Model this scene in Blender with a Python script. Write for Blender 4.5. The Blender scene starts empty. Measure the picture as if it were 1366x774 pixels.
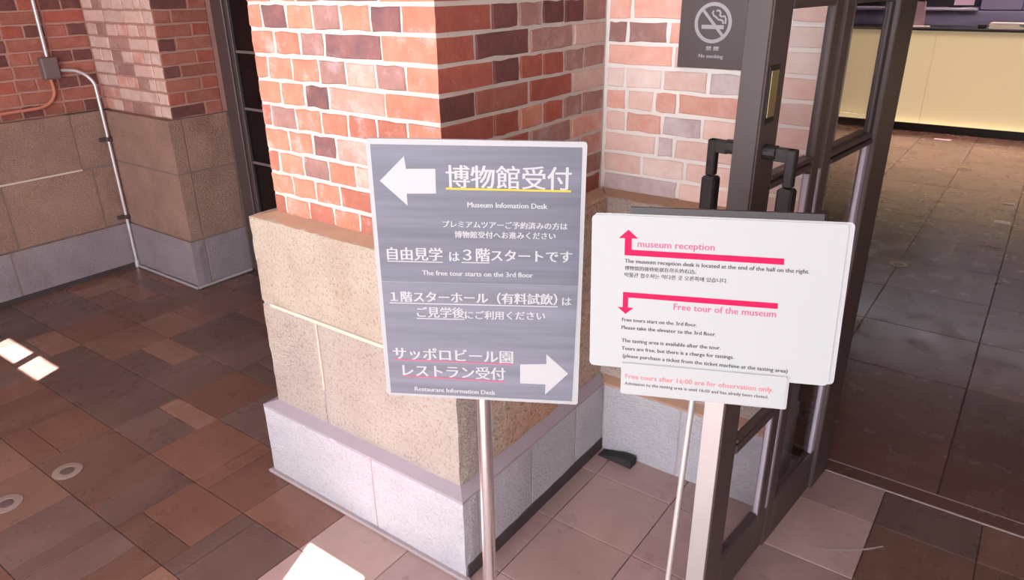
import bpy, bmesh, math, random
from mathutils import Vector, Matrix, noise
random.seed(7)
S = bpy.context.scene
COL = S.collection
# ------------------------------------------------------------------ camera
F = Vector((-0.54352082, 0.74123692, -0.39389459))
R = Vector((0.80939888, 0.58713715, -0.01197634))
U = Vector((-0.22239284, 0.32532723, 0.91907759))
cd = bpy.data.cameras.new('camera'); cam = bpy.data.objects.new('camera', cd); COL.objects.link(cam)
cd.sensor_width = 36; cd.lens = 961.73 / 1366 * 36; cd.clip_start = .02
m = Matrix.Identity(4)
for i in range(3):
    m[i][0] = R[i]; m[i][1] = U[i]; m[i][2] = -F[i]
m.translation = Vector((1.2881, -1.4465, 1.7848))
cam.matrix_world = m
S.camera = cam
# ------------------------------------------------------------------ world, light, exposure
S.view_settings.view_transform = 'Standard'; S.view_settings.look = 'None'
S.view_settings.gamma = 1; S.view_settings.use_curve_mapping = False
S.view_settings.exposure = 0.25
w = bpy.data.worlds.new('sky'); S.world = w; w.use_nodes = True
bg = w.node_tree.nodes['Background']; bg.inputs[0].default_value = (.93, .95, 1, 1); bg.inputs[1].default_value = 1.5

def lamp(name, kind, loc, aim, energy, color=(1, 1, 1), **k):
    d = bpy.data.lights.new(name, kind); d.energy = energy; d.color = color
    for a, b in k.items(): setattr(d, a, b)
    o = bpy.data.objects.new(name, d); COL.objects.link(o); o.location = loc
    o.rotation_euler = (Vector(aim) - Vector(loc)).to_track_quat('-Z', 'Y').to_euler()
    return o
SUN_DIR = Vector((-.30, .74, -.62)).normalized()
lamp('sun', 'SUN', (0, -6, 6), Vector((0, -6, 6)) + SUN_DIR, 80, (1, .93, .84), angle=.003)
# daylight of the wide entrance behind the camera; the side lamp is an added, unseen fill
lamp('entrance_daylight', 'AREA', (.75, -3.8, 1.4), (.3, 1, 1.0), 172, (.94, .98, 1.0), shape='RECTANGLE', size=3.4, size_y=2.0)
lamp('side_fill', 'AREA', (2.25, -1.7, 1.7), (0, .1, 1.0), 26, (1, .97, .97), shape='RECTANGLE', size=1.8, size_y=1.3)
lamp('desk_fill', 'AREA', (1.0, 9.3, 2.9), (1.0, 9.75, 1.2), 50, (1, .92, 1), shape='RECTANGLE', size=3, size_y=.4)  # unseen lamp, added to brighten what stands behind the counter
lamp('room_bounce', 'AREA', (-.9, -1.2, 3.0), (-.9, -.6, 0), 32, (1, .93, .93), shape='RECTANGLE', size=3.6, size_y=2.4)
lamp('hall_fill', 'AREA', (1.2, 7.7, 2.9), (1.2, 7.7, 0), 75, (1, .86, .70), shape='RECTANGLE', size=5, size_y=1.0, spread=1.6)  # added lamp out of view, brightens the hall floor before the counter

# ------------------------------------------------------------------ materials
def lin(c): return tuple(((x / 255) / 12.92 if x / 255 <= .04045 else ((x / 255 + .055) / 1.055) ** 2.4) for x in c)
class N:
    def __init__(s, name):
        s.m = bpy.data.materials.new(name); s.m.use_nodes = True; s.t = s.m.node_tree
        s.b = s.t.nodes['Principled BSDF']
        s.pos = s.t.nodes.new('ShaderNodeNewGeometry').outputs['Position']
    def n(s, t, **k):
        x = s.t.nodes.new(t)
        for a, b in k.items():
            if a in x.inputs.keys():
                x.inputs[a].default_value = b
            else: setattr(x, a, b)
        return x
    def l(s, a, b): s.t.links.new(a, b)
    def noise(s, scale, detail=4, rough=.55, vec=None, stretch=None):
        x = s.n('ShaderNodeTexNoise', Scale=scale, Detail=detail, Roughness=rough)
        v = vec or s.pos
        if stretch:
            mp = s.n('ShaderNodeMapping'); mp.inputs['Scale'].default_value = stretch; s.l(v, mp.inputs[0]); v = mp.outputs[0]
        s.l(v, x.inputs['Vector']); return x.outputs['Fac']
    def ramp(s, fac, stops):
        r = s.n('ShaderNodeValToRGB'); e = r.color_ramp.elements
        while len(e) < len(stops): e.new(.5)
        for q, (p, c) in zip(e, stops): q.position = p; q.color = (*c, 1) if len(c) == 3 else c
        s.l(fac, r.inputs[0]); return r.outputs[0]
    def mix(s, fac, a, b):
        x = s.n('ShaderNodeMix', data_type='RGBA')
        for v, i in ((fac, 0), (a, 6), (b, 7)):
            if hasattr(v, 'node'): s.l(v, x.inputs[i])
            else: x.inputs[i].default_value = v if i == 0 else (*v, 1)
        return x.outputs[2]
    def hsv(s, col, spread, hspread=0.0):
        oi = s.n('ShaderNodeObjectInfo'); h = s.n('ShaderNodeHueSaturation')
        mr = s.n('ShaderNodeMapRange'); mr.inputs[3].default_value = 1 - spread; mr.inputs[4].default_value = 1 + spread
        s.l(oi.outputs['Random'], mr.inputs[0]); s.l(mr.outputs[0], h.inputs['Value']); s.l(col, h.inputs['Color'])
        return h.outputs[0]
    def bump(s, h, strength, dist=.01):
        b = s.n('ShaderNodeBump', Strength=strength, Distance=dist); s.l(h, b.inputs['Height'])
        prev = s.b.inputs['Normal'].links
        if prev: s.l(prev[0].from_socket, b.inputs['Normal'])
        s.l(b.outputs[0], s.b.inputs['Normal'])
    def out(s, col, rough=.8, metal=0, spec=None):
        if hasattr(col, 'node'): s.l(col, s.b.inputs['Base Color'])
        else: s.b.inputs['Base Color'].default_value = (*col, 1)
        if hasattr(rough, 'node'): s.l(rough, s.b.inputs['Roughness'])
        else: s.b.inputs['Roughness'].default_value = rough
        s.b.inputs['Metallic'].default_value = metal
        if spec is not None: s.b.inputs['Specular IOR Level'].default_value = spec
        return s.m

def plain(name, rgb, rough=.6, metal=0, spec=None, var=.0, bump=0):
    x = N(name); c = lin(rgb)
    col = c
    if var:
        f = x.noise(9, 5)
        col = x.mix(f, tuple(v * (1 - var) for v in c), tuple(min(1, v * (1 + var)) for v in c))
    if bump: x.bump(x.noise(220, 3), bump, .002)
    return x.out(col, rough, metal, spec)

def brick_mat(name, a, b, white=.0, whitecol=(225, 205, 205)):
    x = N(name); f = x.noise(16, 6, .65)
    col = x.mix(x.ramp(f, [(.32, (0, 0, 0)), (.68, (1, 1, 1))]), lin(a), lin(b))
    col = x.hsv(col, .14)
    if white:
        g = x.ramp(x.noise(11, 6, .7), [(.62 - white * .3, (0, 0, 0)), (.78, (1, 1, 1))])
        mm = x.n('ShaderNodeMath', operation='MULTIPLY'); x.l(g, mm.inputs[0]); mm.inputs[1].default_value = .75
        col = x.mix(mm.outputs[0], col, lin(whitecol))
    x.bump(x.noise(70, 6, .7), .55, .006)
    v = x.n('ShaderNodeTexVoronoi', Scale=55.0); x.l(x.pos, v.inputs['Vector'])
    x.bump(x.ramp(v.outputs['Distance'], [(.03, (0, 0, 0)), (.14, (1, 1, 1))]), .16, .003)
    return x.out(col, .82, 0, .3)
BR = {  # palette of the brick faces; shade on the returns is put into their darker reds
    'o': brick_mat('brick_orange', (190, 120, 98), (202, 142, 122), .3),
    'r': brick_mat('brick_red', (170, 104, 88), (186, 120, 104), .25),
    'k': brick_mat('brick_pink', (194, 136, 122), (204, 158, 146), .5),
    'p': brick_mat('brick_purple', (150, 112, 108), (174, 132, 124), .35, (196, 178, 180)),
    'd': brick_mat('brick_dark', (112, 84, 88), (146, 100, 96), .2, (176, 156, 158)),
    'P': brick_mat('brick_pale_pink', (226, 180, 168), (232, 202, 192), 1.1, (232, 214, 208)),
    'W': brick_mat('brick_whitened', (220, 184, 174), (234, 214, 206), 1.6, (240, 230, 226)),
    'G': brick_mat('brick_grey_violet', (178, 154, 158), (206, 190, 192), 1.1, (226, 216, 218)),
    'Q': brick_mat('brick_light_orange', (222, 156, 138), (228, 182, 168), .6, (232, 206, 198)),
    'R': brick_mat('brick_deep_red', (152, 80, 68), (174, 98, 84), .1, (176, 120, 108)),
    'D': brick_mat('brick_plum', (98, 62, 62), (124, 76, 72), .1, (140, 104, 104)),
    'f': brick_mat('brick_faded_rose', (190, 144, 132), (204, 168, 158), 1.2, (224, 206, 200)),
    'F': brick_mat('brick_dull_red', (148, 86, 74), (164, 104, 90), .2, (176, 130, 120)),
}
def stone_mat(name, a, b, stain, grain=150, bumps=.9, st=(.58, .74), spk=.55):
    x = N(name)
    col = x.mix(x.ramp(x.noise(5, 6, .6), [(.3, (0, 0, 0)), (.7, (1, 1, 1))]), lin(a), lin(b))
    col = x.mix(x.ramp(x.noise(2.6, 5, .65, stretch=(1, 1, .55)), [(st[0], (0, 0, 0)), (st[1], (.8, .8, .8))]), col, lin(stain))
    sp = x.ramp(x.noise(grain * .9, 3, .7), [(.34, (.42, .36, .34)), (.47, (1, 1, 1))])
    mm = x.n('ShaderNodeMix', data_type='RGBA', blend_type='MULTIPLY'); mm.inputs[0].default_value = spk
    x.l(col, mm.inputs[6]); x.l(sp, mm.inputs[7])
    x.bump(x.noise(grain * .75, 4, .65, stretch=(.6, .6, 1.25)), bumps, .018)
    return x.out(x.hsv(mm.outputs[2], .04), .92, 0, .2)
M = dict(
    mortar=plain('mortar_cream', (206, 196, 190), .95, var=.14, bump=.8),
    mortar_c=plain('mortar_white', (236, 232, 230), .95, var=.1, bump=.8),
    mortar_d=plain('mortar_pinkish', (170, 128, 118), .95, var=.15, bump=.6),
    stone_top=stone_mat('buff_stone', (204, 190, 176), (192, 174, 160), (182, 156, 136), 120, 1.0),
    stone_low=stone_mat('greyish_stone', (200, 186, 178), (186, 170, 164), (188, 154, 130), 120, 1.0),
    stone_brown=stone_mat('pitted_brown_stone', (204, 180, 166), (186, 160, 146), (204, 146, 116), 95, 1.0, (.5, .68), .85),
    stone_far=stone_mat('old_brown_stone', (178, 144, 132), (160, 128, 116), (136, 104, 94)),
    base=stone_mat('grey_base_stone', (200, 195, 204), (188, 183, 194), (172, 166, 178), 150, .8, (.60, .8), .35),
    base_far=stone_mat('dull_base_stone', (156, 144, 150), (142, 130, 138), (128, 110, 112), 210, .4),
    ledge=plain('ledge_mortar', (158, 146, 158), .85, var=.1, bump=.3),
    ledge_brown=plain('ledge_brown', (172, 138, 118), .9, var=.2, bump=.5),
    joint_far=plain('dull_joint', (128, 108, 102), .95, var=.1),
    joint_mid=plain('soft_joint', (162, 150, 154), .95, var=.1),
    skirt=plain('foot_mortar', (150, 138, 142), .8, var=.2),
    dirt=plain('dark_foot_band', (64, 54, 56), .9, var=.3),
    joint=plain('pale_joint', (204, 188, 172), .95, var=.15),
    bronze=plain('bronze_frame', (66, 55, 56), .5, .1, var=.1),
    bronze_dark=plain('dark_frame', (80, 66, 66), .45, .1, var=.1),
    steel=plain('brushed_steel', (214, 208, 210), .42, .75, var=.06),
    bead=plain('sunlit_glazing_bead', (176, 166, 182), .5, .2),  # pale: sunlight on the bars below the mid rail, put into the colour
    black=plain('black_iron', (40, 34, 36), .45, .3),
    rubber=plain('black_rubber', (44, 40, 42), .8),
    blackpanel=plain('black_glass', (14, 10, 12), .22),
    muntin=plain('muntin_grey', (110, 98, 98), .5),
    chrome=plain('chrome', (236, 232, 236), .24, .95),
    pipe=plain('galvanised_pipe', (210, 206, 214), .38, .55),
    pipe_red=plain('painted_conduit', (188, 116, 98), .6),
    box=plain('junction_box_grey', (120, 104, 104), .5, .2),
    white=plain('white_sheet', (157, 158, 161), .6, spec=.12),
    white_edge=plain('laminate_edge', (156, 155, 160), .4, spec=.2),
    pink=plain('magenta_print', (172, 10, 66), .6, spec=.15),
    pink_t=plain('dull_pink_print', (164, 82, 112), .6, spec=.15),
    red_t=plain('salmon_print', (172, 108, 110), .6, spec=.15),
    grey_t=plain('grey_print', (66, 60, 68), .6, spec=.15),
    ink=plain('white_print', (165, 163, 168), .6, spec=.12),
    yellow=plain('yellow_line', (186, 160, 60), .5, spec=.15),
    rose=plain('rose_line', (176, 88, 110), .5, spec=.15),
    plate=plain('plaque_charcoal', (74, 60, 62), .45, .1),
    brass=plain('brass_plate', (190, 172, 130), .3, .8),
    lilac=plain('lilac_grey_laminate', (150, 134, 156), .5),
    lilac_l=plain('pale_lilac_edge', (206, 186, 200), .5),
    rosepaper=plain('rose_paper', (214, 174, 184), .6, var=.1),
    cream=plain('cream_paper', (236, 214, 206), .6, var=.08),
    plaster=plain('plaster', (190, 176, 168), .9, var=.05),
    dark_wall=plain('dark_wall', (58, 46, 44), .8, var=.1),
)
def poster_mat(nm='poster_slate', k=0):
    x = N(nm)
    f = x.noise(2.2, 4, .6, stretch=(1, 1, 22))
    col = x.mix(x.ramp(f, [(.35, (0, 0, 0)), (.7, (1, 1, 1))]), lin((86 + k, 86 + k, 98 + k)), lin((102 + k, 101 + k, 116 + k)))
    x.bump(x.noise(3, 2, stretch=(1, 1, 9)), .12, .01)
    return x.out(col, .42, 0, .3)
M['poster'] = poster_mat(); M['poster_low'] = poster_mat('poster_slate_sheen', 12)  # lower sheet lighter: its gloss sheen is put into the colour
def glass_mat():
    x = N('clear_glass'); t = x.t
    g = x.n('ShaderNodeBsdfGlossy', Roughness=.02); g.inputs['Color'].default_value = (1, 1, 1, 1)
    tr = x.n('ShaderNodeBsdfTransparent'); tr.inputs[0].default_value = (.86, .85, .86, 1)
    lw = x.n('ShaderNodeLayerWeight', Blend=.5); pw = x.n('ShaderNodeMath', operation='POWER'); x.l(lw.outputs['Facing'], pw.inputs[0]); pw.inputs[1].default_value = 5; fr = x.n('ShaderNodeMath', operation='MULTIPLY_ADD'); x.l(pw.outputs[0], fr.inputs[0]); fr.inputs[1].default_value = .30; fr.inputs[2].default_value = .03; mx = x.n('ShaderNodeMixShader')
    x.l(fr.outputs[0], mx.inputs[0]); x.l(tr.outputs[0], mx.inputs[1]); x.l(g.outputs[0], mx.inputs[2])
    x.l(mx.outputs[0], t.nodes['Material Output'].inputs[0]); return x.m
M['glass'] = glass_mat()
def glow_mat():
    x = N('backlit_counter_panel'); x.b.inputs['Emission Color'].default_value = (*lin((236, 212, 168)), 1)
    x.b.inputs['Emission Strength'].default_value = .26
    return x.out(lin((206, 186, 152)), .6)
M['glow'] = glow_mat()
def tile_mat(name, a, b, streak, r0=.22, r1=.5, scuff=.35):
    x = N(name)
    f = x.noise(7, 8, .7, stretch=streak)
    col = x.mix(x.ramp(f, [(.3, (0, 0, 0)), (.72, (1, 1, 1))]), lin(a), lin(b))
    big = x.ramp(x.noise(1.3, 5, .6), [(.35, (.72, .68, .70)), (.65, (1.0, 1.0, 1.0))])
    mm = x.n('ShaderNodeMix', data_type='RGBA', blend_type='MULTIPLY'); mm.inputs[0].default_value = .8
    x.l(col, mm.inputs[6]); x.l(big, mm.inputs[7])
    sc = x.ramp(x.noise(26, 8, .8, stretch=(.25, 1.6, 1)), [(.66, (0, 0, 0)), (.74, (scuff, scuff, scuff))])
    col = x.mix(sc, x.hsv(mm.outputs[2], .16), lin((170, 150, 150)))
    rr = x.n('ShaderNodeMapRange'); x.l(x.noise(5, 6, .6), rr.inputs[0]); rr.inputs[1].default_value = .3; rr.inputs[2].default_value = .7
    rr.inputs[3].default_value = r0; rr.inputs[4].default_value = r1
    x.bump(x.noise(18, 3, .5, stretch=streak), .06 if scuff > .1 else .012, .003)
    return x.out(col, rr.outputs[0], 0, .5)
T = [tile_mat('tile_umber', (100, 72, 63), (120, 90, 80), (1, .16, 1), .2, .42),
     tile_mat('tile_russet', (110, 76, 65), (130, 94, 82), (.16, 1, 1), .2, .42),
     tile_mat('tile_smoke', (94, 72, 68), (114, 92, 88), (1, .2, 1), .2, .42),
     tile_mat('tile_sand', (122, 90, 78), (140, 106, 94), (.2, 1, 1), .2, .42)]
T_MID = [tile_mat('tile_rose', (154, 128, 128), (172, 144, 142), (1, 1, 1)), tile_mat('tile_rose_sand', (162, 136, 132), (176, 150, 146), (1, .6, 1))]
T_HALL = [tile_mat('hall_tile_brown', (112, 78, 74), (126, 92, 86), (.15, 2.2, 1), .17, .32, .06), tile_mat('hall_tile_dark', (102, 70, 66), (118, 86, 80), (.15, 2.2, 1), .17, .32, .06)]
M['grout'] = plain('grout', (84, 66, 64), .9)
M['grout_line'] = plain('threshold_line', (170, 152, 152), .7)

# ------------------------------------------------------------------ builders
def prop(o, label=None, cat=None, group=None, kind=None):
    for k, v in (('label', label), ('category', cat), ('group', group), ('kind', kind)):
        if v: o[k] = v
    return o
def link(name, mesh, mat=None, parent=None, loc=(0, 0, 0), rot=(0, 0, 0)):
    o = bpy.data.objects.new(name, mesh); COL.objects.link(o)
    o.location = loc; o.rotation_euler = rot
    if mat and not mesh.materials: mesh.materials.append(mat)
    elif mat and mesh.materials[0] != mat:
        o.material_slots[0].link = 'OBJECT'; o.material_slots[0].material = mat
    if parent: o.parent = parent
    return o
def empty(name, loc, label, cat, rotz=0, group=None):
    o = bpy.data.objects.new(name, None); COL.objects.link(o); o.location = loc; o.rotation_euler = (0, 0, rotz)
    o.empty_display_size = .1
    return prop(o, label, cat, group)
def bm_box(bm, a, b, bev=0):
    v = [bm.verts.new((x, y, z)) for x in (a[0], b[0]) for y in (a[1], b[1]) for z in (a[2], b[2])]
    fs = [bm.faces.new([v[i] for i in q]) for q in ((0, 1, 3, 2), (4, 6, 7, 5), (0, 4, 5, 1), (2, 3, 7, 6), (0, 2, 6, 4), (1, 5, 7, 3))]
    if bev:
        es = list({e for f in fs for e in f.edges}); bmesh.ops.bevel(bm, geom=es, offset=bev, segments=1, affect='EDGES', clamp_overlap=True)
def fin(name, bm, mat=None, parent=None, loc=(0, 0, 0), rot=(0, 0, 0), smooth=False):
    bmesh.ops.recalc_face_normals(bm, faces=bm.faces)
    me = bpy.data.meshes.new(name); bm.to_mesh(me); bm.free()
    if smooth: me.shade_smooth()
    return link(name, me, mat, parent, loc, rot)
def box(name, a, b, mat, parent=None, bev=0, loc=(0, 0, 0), rot=(0, 0, 0)):
    """box between world corners a and b; its origin sits at its own centre (or at loc)"""
    bm = bmesh.new()
    if loc == (0, 0, 0) and parent is None and rot == (0, 0, 0):
        c = [(a[i] + b[i]) / 2 for i in range(3)]
        bm_box(bm, [a[i] - c[i] for i in range(3)], [b[i] - c[i] for i in range(3)], bev); loc = c
    else: bm_box(bm, a, b, bev)
    return fin(name, bm, mat, parent, loc, rot)
def bm_tube(bm, pts, r, seg=12, caps=True):
    pts = [Vector(p) for p in pts]; rings = []; n = len(pts)
    rr = r if isinstance(r, (list, tuple)) else [r] * n
    prev = None
    for i, p in enumerate(pts):
        d = (pts[min(i + 1, n - 1)] - pts[max(i - 1, 0)]).normalized()
        ax = prev if prev is not None else (Vector((0, 0, 1)) if abs(d.z) < .9 else Vector((1, 0, 0)))
        x = (ax - d * ax.dot(d)).normalized(); y = d.cross(x); prev = x
        rings.append([bm.verts.new(p + (x * math.cos(t) + y * math.sin(t)) * rr[i]) for t in [2 * math.pi * k / seg for k in range(seg)]])
    for a, b in zip(rings, rings[1:]):
        for k in range(seg): bm.faces.new((a[k], a[(k + 1) % seg], b[(k + 1) % seg], b[k]))
    if caps: bm.faces.new(rings[0][::-1]); bm.faces.new(rings[-1])
def tube(name, pts, r, mat, parent=None, seg=14, loc=(0, 0, 0), rot=(0, 0, 0)):
    bm = bmesh.new(); bm_tube(bm, pts, r, seg); o = fin(name, bm, mat, parent, loc, rot, True)
    o.data.set_sharp_from_angle(angle=.9); return o
def poly(name, pts, mat, parent, y=0, th=.0003):
    """thin print: polygon in the x-z plane, front at -y"""
    bm = bmesh.new()
    f = bm.faces.new([bm.verts.new((p[0], y, p[1])) for p in pts])
    r = bmesh.ops.extrude_face_region(bm, geom=[f])
    for v in r['geom']:
        if isinstance(v, bmesh.types.BMVert): v.co.y -= th
    return fin(name, bm, mat, parent)
def strip(name, p, q, h, mat, parent, y=0):
    return poly(name, [(p[0], p[1] - h / 2), (q[0], q[1] - h / 2), (q[0], q[1] + h / 2), (p[0], p[1] + h / 2)], mat, parent, y)
def text(s, left, right, mat, parent, y, bold=.0, asc=None, base=True, name='lettering', height=None):
    cu = bpy.data.curves.new('t', 'FONT'); cu.body = s; cu.resolution_u = 2; cu.fill_mode = 'FRONT'
    t = bpy.data.objects.new('t', cu); COL.objects.link(t)
    bpy.context.view_layer.update()
    me = bpy.data.meshes.new_from_object(t.evaluated_get(bpy.context.evaluated_depsgraph_get()))
    bpy.data.objects.remove(t); bpy.data.curves.remove(cu)
    xs = [v.co.x for v in me.vertices]; ys = [v.co.y for v in me.vertices]
    x0, x1 = min(xs), max(xs); w_ = right[0] - left[0]; k = w_ / (x1 - x0)
    y0 = 0 if base else min(ys); ky = k if height is None else height / (max(ys) - min(ys))
    sl = (right[1] - left[1]) / w_
    for v in me.vertices:
        u = left[0] + (v.co.x - x0) * k
        v.co = (u, y - .0004, left[1] + (u - left[0]) * sl + (v.co.y - y0) * ky)
    if bold:      # heavier strokes: the same outline laid over itself, shifted by a hair
        bm = bmesh.new(); bm.from_mesh(me); src = bm.verts[:] + bm.edges[:] + bm.faces[:]
        for i, (ax, az) in enumerate(((1, 0), (-1, 0), (.5, .25), (-.5, -.25))):
            d = bmesh.ops.duplicate(bm, geom=src)
            for v in d['geom']:
                if isinstance(v, bmesh.types.BMVert): v.co.x += ax * bold * k * 1.5; v.co.z += az * bold * k; v.co.y += .00001 * (i + 1)
        bm.to_mesh(me); bm.free()
    me.name = name
    me.materials.clear()
    return link(name, me, mat, parent)

# ---- bricks
_bk = {}
def brick_mesh(wd, ht, dp=.05):
    key = (round(wd, 3), round(ht, 3), random.randrange(4))
    if key in _bk: return _bk[key]
    bm = bmesh.new(); hw, hh = wd / 2, ht / 2; rnd = random.Random(hash(key) & 0xffff)
    base = [(-hw, -hh), (-hw * .33, -hh), (hw * .35, -hh), (hw, -hh), (hw, 0), (hw, hh), (hw * .3, hh), (-hw * .36, hh), (-hw, hh), (-hw, 0)]
    back = [bm.verts.new((x, dp, z)) for x, z in base]
    mid = [bm.verts.new((x + rnd.uniform(-.0026, .0026), .003, z + rnd.uniform(-.0028, .0028))) for x, z in base]
    fr = []
    for v, (x, z) in zip(mid, base):
        fr.append(bm.verts.new((v.co.x - math.copysign(.0035, x) * (abs(x) > hw * .5), rnd.uniform(-.0014, .0010), v.co.z - (math.copysign(.0030, z) if z else 0))))
    n = len(base)
    for a, b in ((back, mid), (mid, fr)):
        for i in range(n): bm.faces.new((a[i], a[(i + 1) % n], b[(i + 1) % n], b[i]))
    bm.faces.new(fr); bm.faces.new(back[::-1])
    bmesh.ops.recalc_face_normals(bm, faces=bm.faces)
    me = bpy.data.meshes.new('brick'); bm.to_mesh(me); bm.free(); me.materials.append(BR['o']); _bk[key] = me
    return me
CO = .075; JT = .0125
ZS, ZB = 1.059, .313
def course(parent, org, rot, z, widths, cols, u0=0.0, umax=None):
    """a course of bricks from org along the wall; rot 0: faces -Y, runs +X; rot 90: faces +X, runs +Y"""
    u = u0; ca, sa = math.cos(rot), math.sin(rot)
    for w_, c in zip(widths, cols):
        if umax is not None and u + w_ > umax: w_ = umax - u
        if w_ < .03: break
        wd = round((w_ - JT) / .004) * .004; me = brick_mesh(wd, CO - JT)
        cx = u + w_ / 2
        o = link('brick', me, BR[c], parent, (org[0] + ca * cx, org[1] + sa * cx, z + CO / 2), (0, 0, rot))
        o.rotation_euler = (random.uniform(-.006, .006), random.uniform(-.006, .006), rot + random.uniform(-.005, .005))
        u += w_
def bricks_stuff(parent, segs):
    """the courses above the picture, one joined part; segs: (org, rot, length, z0, z1)"""
    bm = bmesh.new()
    for org, rot, ln, z0, z1 in segs:
        mt = Matrix.Translation((org[0], org[1], 0)) @ Matrix.Rotation(rot, 4, 'Z')
        z = z0; k = 0
        while z + CO <= z1:
            u = -.06 if k % 2 else 0; st = .24 if k % 2 else .12
            while u < ln:
                a, b = max(u, 0), min(u + st, ln)
                if b - a > .03:
                    vs0 = len(bm.verts); bm_box(bm, (a + JT / 2, 0, z + JT / 2), (b - JT / 2, .05, z + CO - JT / 2))
                    bm.verts.ensure_lookup_table()
                    for v in bm.verts[vs0:]: v.co = mt @ v.co
                u += st
            z += CO; k += 1
    o = fin('brick_courses', bm, BR['r'], parent); o['kind'] = 'stuff'; return o
def rough(name, a, b, mat, parent, amp=.0035, res=.035, chamfer=.0, seed=0):
    """a hewn block: gridded box with uneven faces and worn edges"""
    bm = bmesh.new(); d = [b[i] - a[i] for i in range(3)]; n = [max(1, min(26, round(x / res))) for x in d]
    vs = {}
    def V(i, j, k):
        if (i, j, k) not in vs:
            p = Vector((a[0] + d[0] * i / n[0], a[1] + d[1] * j / n[1], a[2] + d[2] * k / n[2]))
            vs[(i, j, k)] = bm.verts.new(p)
        return vs[(i, j, k)]
    for ax in range(3):
        o1, o2 = [q for q in range(3) if q != ax]
        for end in (0, n[ax]):
            for i in range(n[o1]):
                for j in range(n[o2]):
                    q = []
                    for di, dj in ((0, 0), (1, 0), (1, 1), (0, 1)):
                        t = [0, 0, 0]; t[ax] = end; t[o1] = i + di; t[o2] = j + dj; q.append(V(*t))
                    bm.faces.new(q)
    c = Vector([(a[i] + b[i]) / 2 for i in range(3)])
    for (i, j, k), v in vs.items():
        ext = sum((i in (0, n[0]), j in (0, n[1]), k in (0, n[2])))
        nv = noise.noise_vector(v.co * 19 + Vector((seed, 0, 0))) + noise.noise_vector(v.co * 47) * .5
        v.co += nv * amp
        if ext >= 2:
            for q, (idx, nn) in enumerate(((i, n[0]), (j, n[1]), (k, n[2]))):
                if idx in (0, nn): v.co[q] -= math.copysign(.003, v.co[q] - c[q])
    return fin(name, bm, mat, parent, smooth=False)
def wedge(name, pts_in, pts_out, z_in, z_out, mat, parent):
    """sloping mortar ledge between two plan outlines (lists of xy)"""
    bm = bmesh.new()
    i_ = [bm.verts.new((x, y, z_in)) for x, y in pts_in]; o_ = [bm.verts.new((x, y, z_out)) for x, y in pts_out]
    ib = [bm.verts.new((x, y, z_out - .01)) for x, y in pts_in]; ob_ = [bm.verts.new((x, y, z_out - .01)) for x, y in pts_out]
    n = len(i_)
    for k in range(n - 1):
        bm.faces.new((i_[k], o_[k], o_[k + 1], i_[k + 1])); bm.faces.new((o_[k], ob_[k], ob_[k + 1], o_[k + 1]))
        bm.faces.new((ib[k], ib[k + 1], ob_[k + 1], ob_[k])); bm.faces.new((i_[k], i_[k + 1], ib[k + 1], ib[k]))
    for k in (0, n - 1): bm.faces.new((i_[k], o_[k], ob_[k], ib[k]))
    return fin(name, bm, mat, parent)

W, L = .7734, .8827
OS, OB = .0668, .1084
CH = 3.2   # ceiling height
def struct(name, bm_or_obj, label): return prop(bm_or_obj, label, None, None, 'structure')

# ================================================================== SETTING
def lower(o, mt='joint_far'):
    o.data.materials.append(M[mt])
    for p_ in o.data.polygons:
        if p_.center.z < ZS: p_.material_index = 1
# ---- pier in the middle (projects from the wall beside the door)
pier = bpy.data.objects.new('wall_center', None)
bm = bmesh.new(); r_ = .005
bm_box(bm, (-W + r_, r_, ZS), (-r_, 1.2, CH)); bm_box(bm, (-W - OS + .006, -OS + .006, .02), (OS - .006, 1.2, ZS - .004)); bm_box(bm, (-W - OB + .004, -OB + .004, 0), (OB - .004, 1.2, ZB - .004))
pier = fin('wall_center', bm, M['mortar']); lower(pier, 'joint_mid')
struct('', pier, 'brick pier on a tall stone plinth behind the dark sign, its near corner sunlit on the left')
A_H = [.12, .118, .122, .12, .12, .12, .07]; B_H = [.232, .13, .125, .125, .125, .15]
A_S = [.20, .232, .112, .115, .12]; B_S = [.152, .265, .25, .22]
A_C = ['rrropop', 'kooko', 'oropoop', 'kdorr'[:5], 'orroprr', 'okdor', 'oropoop', 'korop', 'opoodor', 'odpoo', 'roopkor', 'oroko', 'ooprkoo', 'kordo', 'oproopr', 'rokop']
A_C[0] = 'okroror'; A_C[1] = 'krooo'; A_C[2] = 'kokopor'; A_C[3] = 'okdoo'; A_C[4] = 'orrooprr'; A_C[5] = 'kkdoo'; A_C[6] = 'kpkpooo'; A_C[7] = 'odpoo'; A_C[8] = 'kdopodo'
B_C = ['RpRRkF', 'RFkp', 'RRFRpk', 'FRpk', 'RRoRpp', 'DFRf', 'RDRRpp', 'RDpf', 'RDpDDp', 'RFpR', 'RRDRpp', 'FRpR', 'RRpDRp', 'RDRp', 'RRpRDp', 'RFRp']
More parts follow.
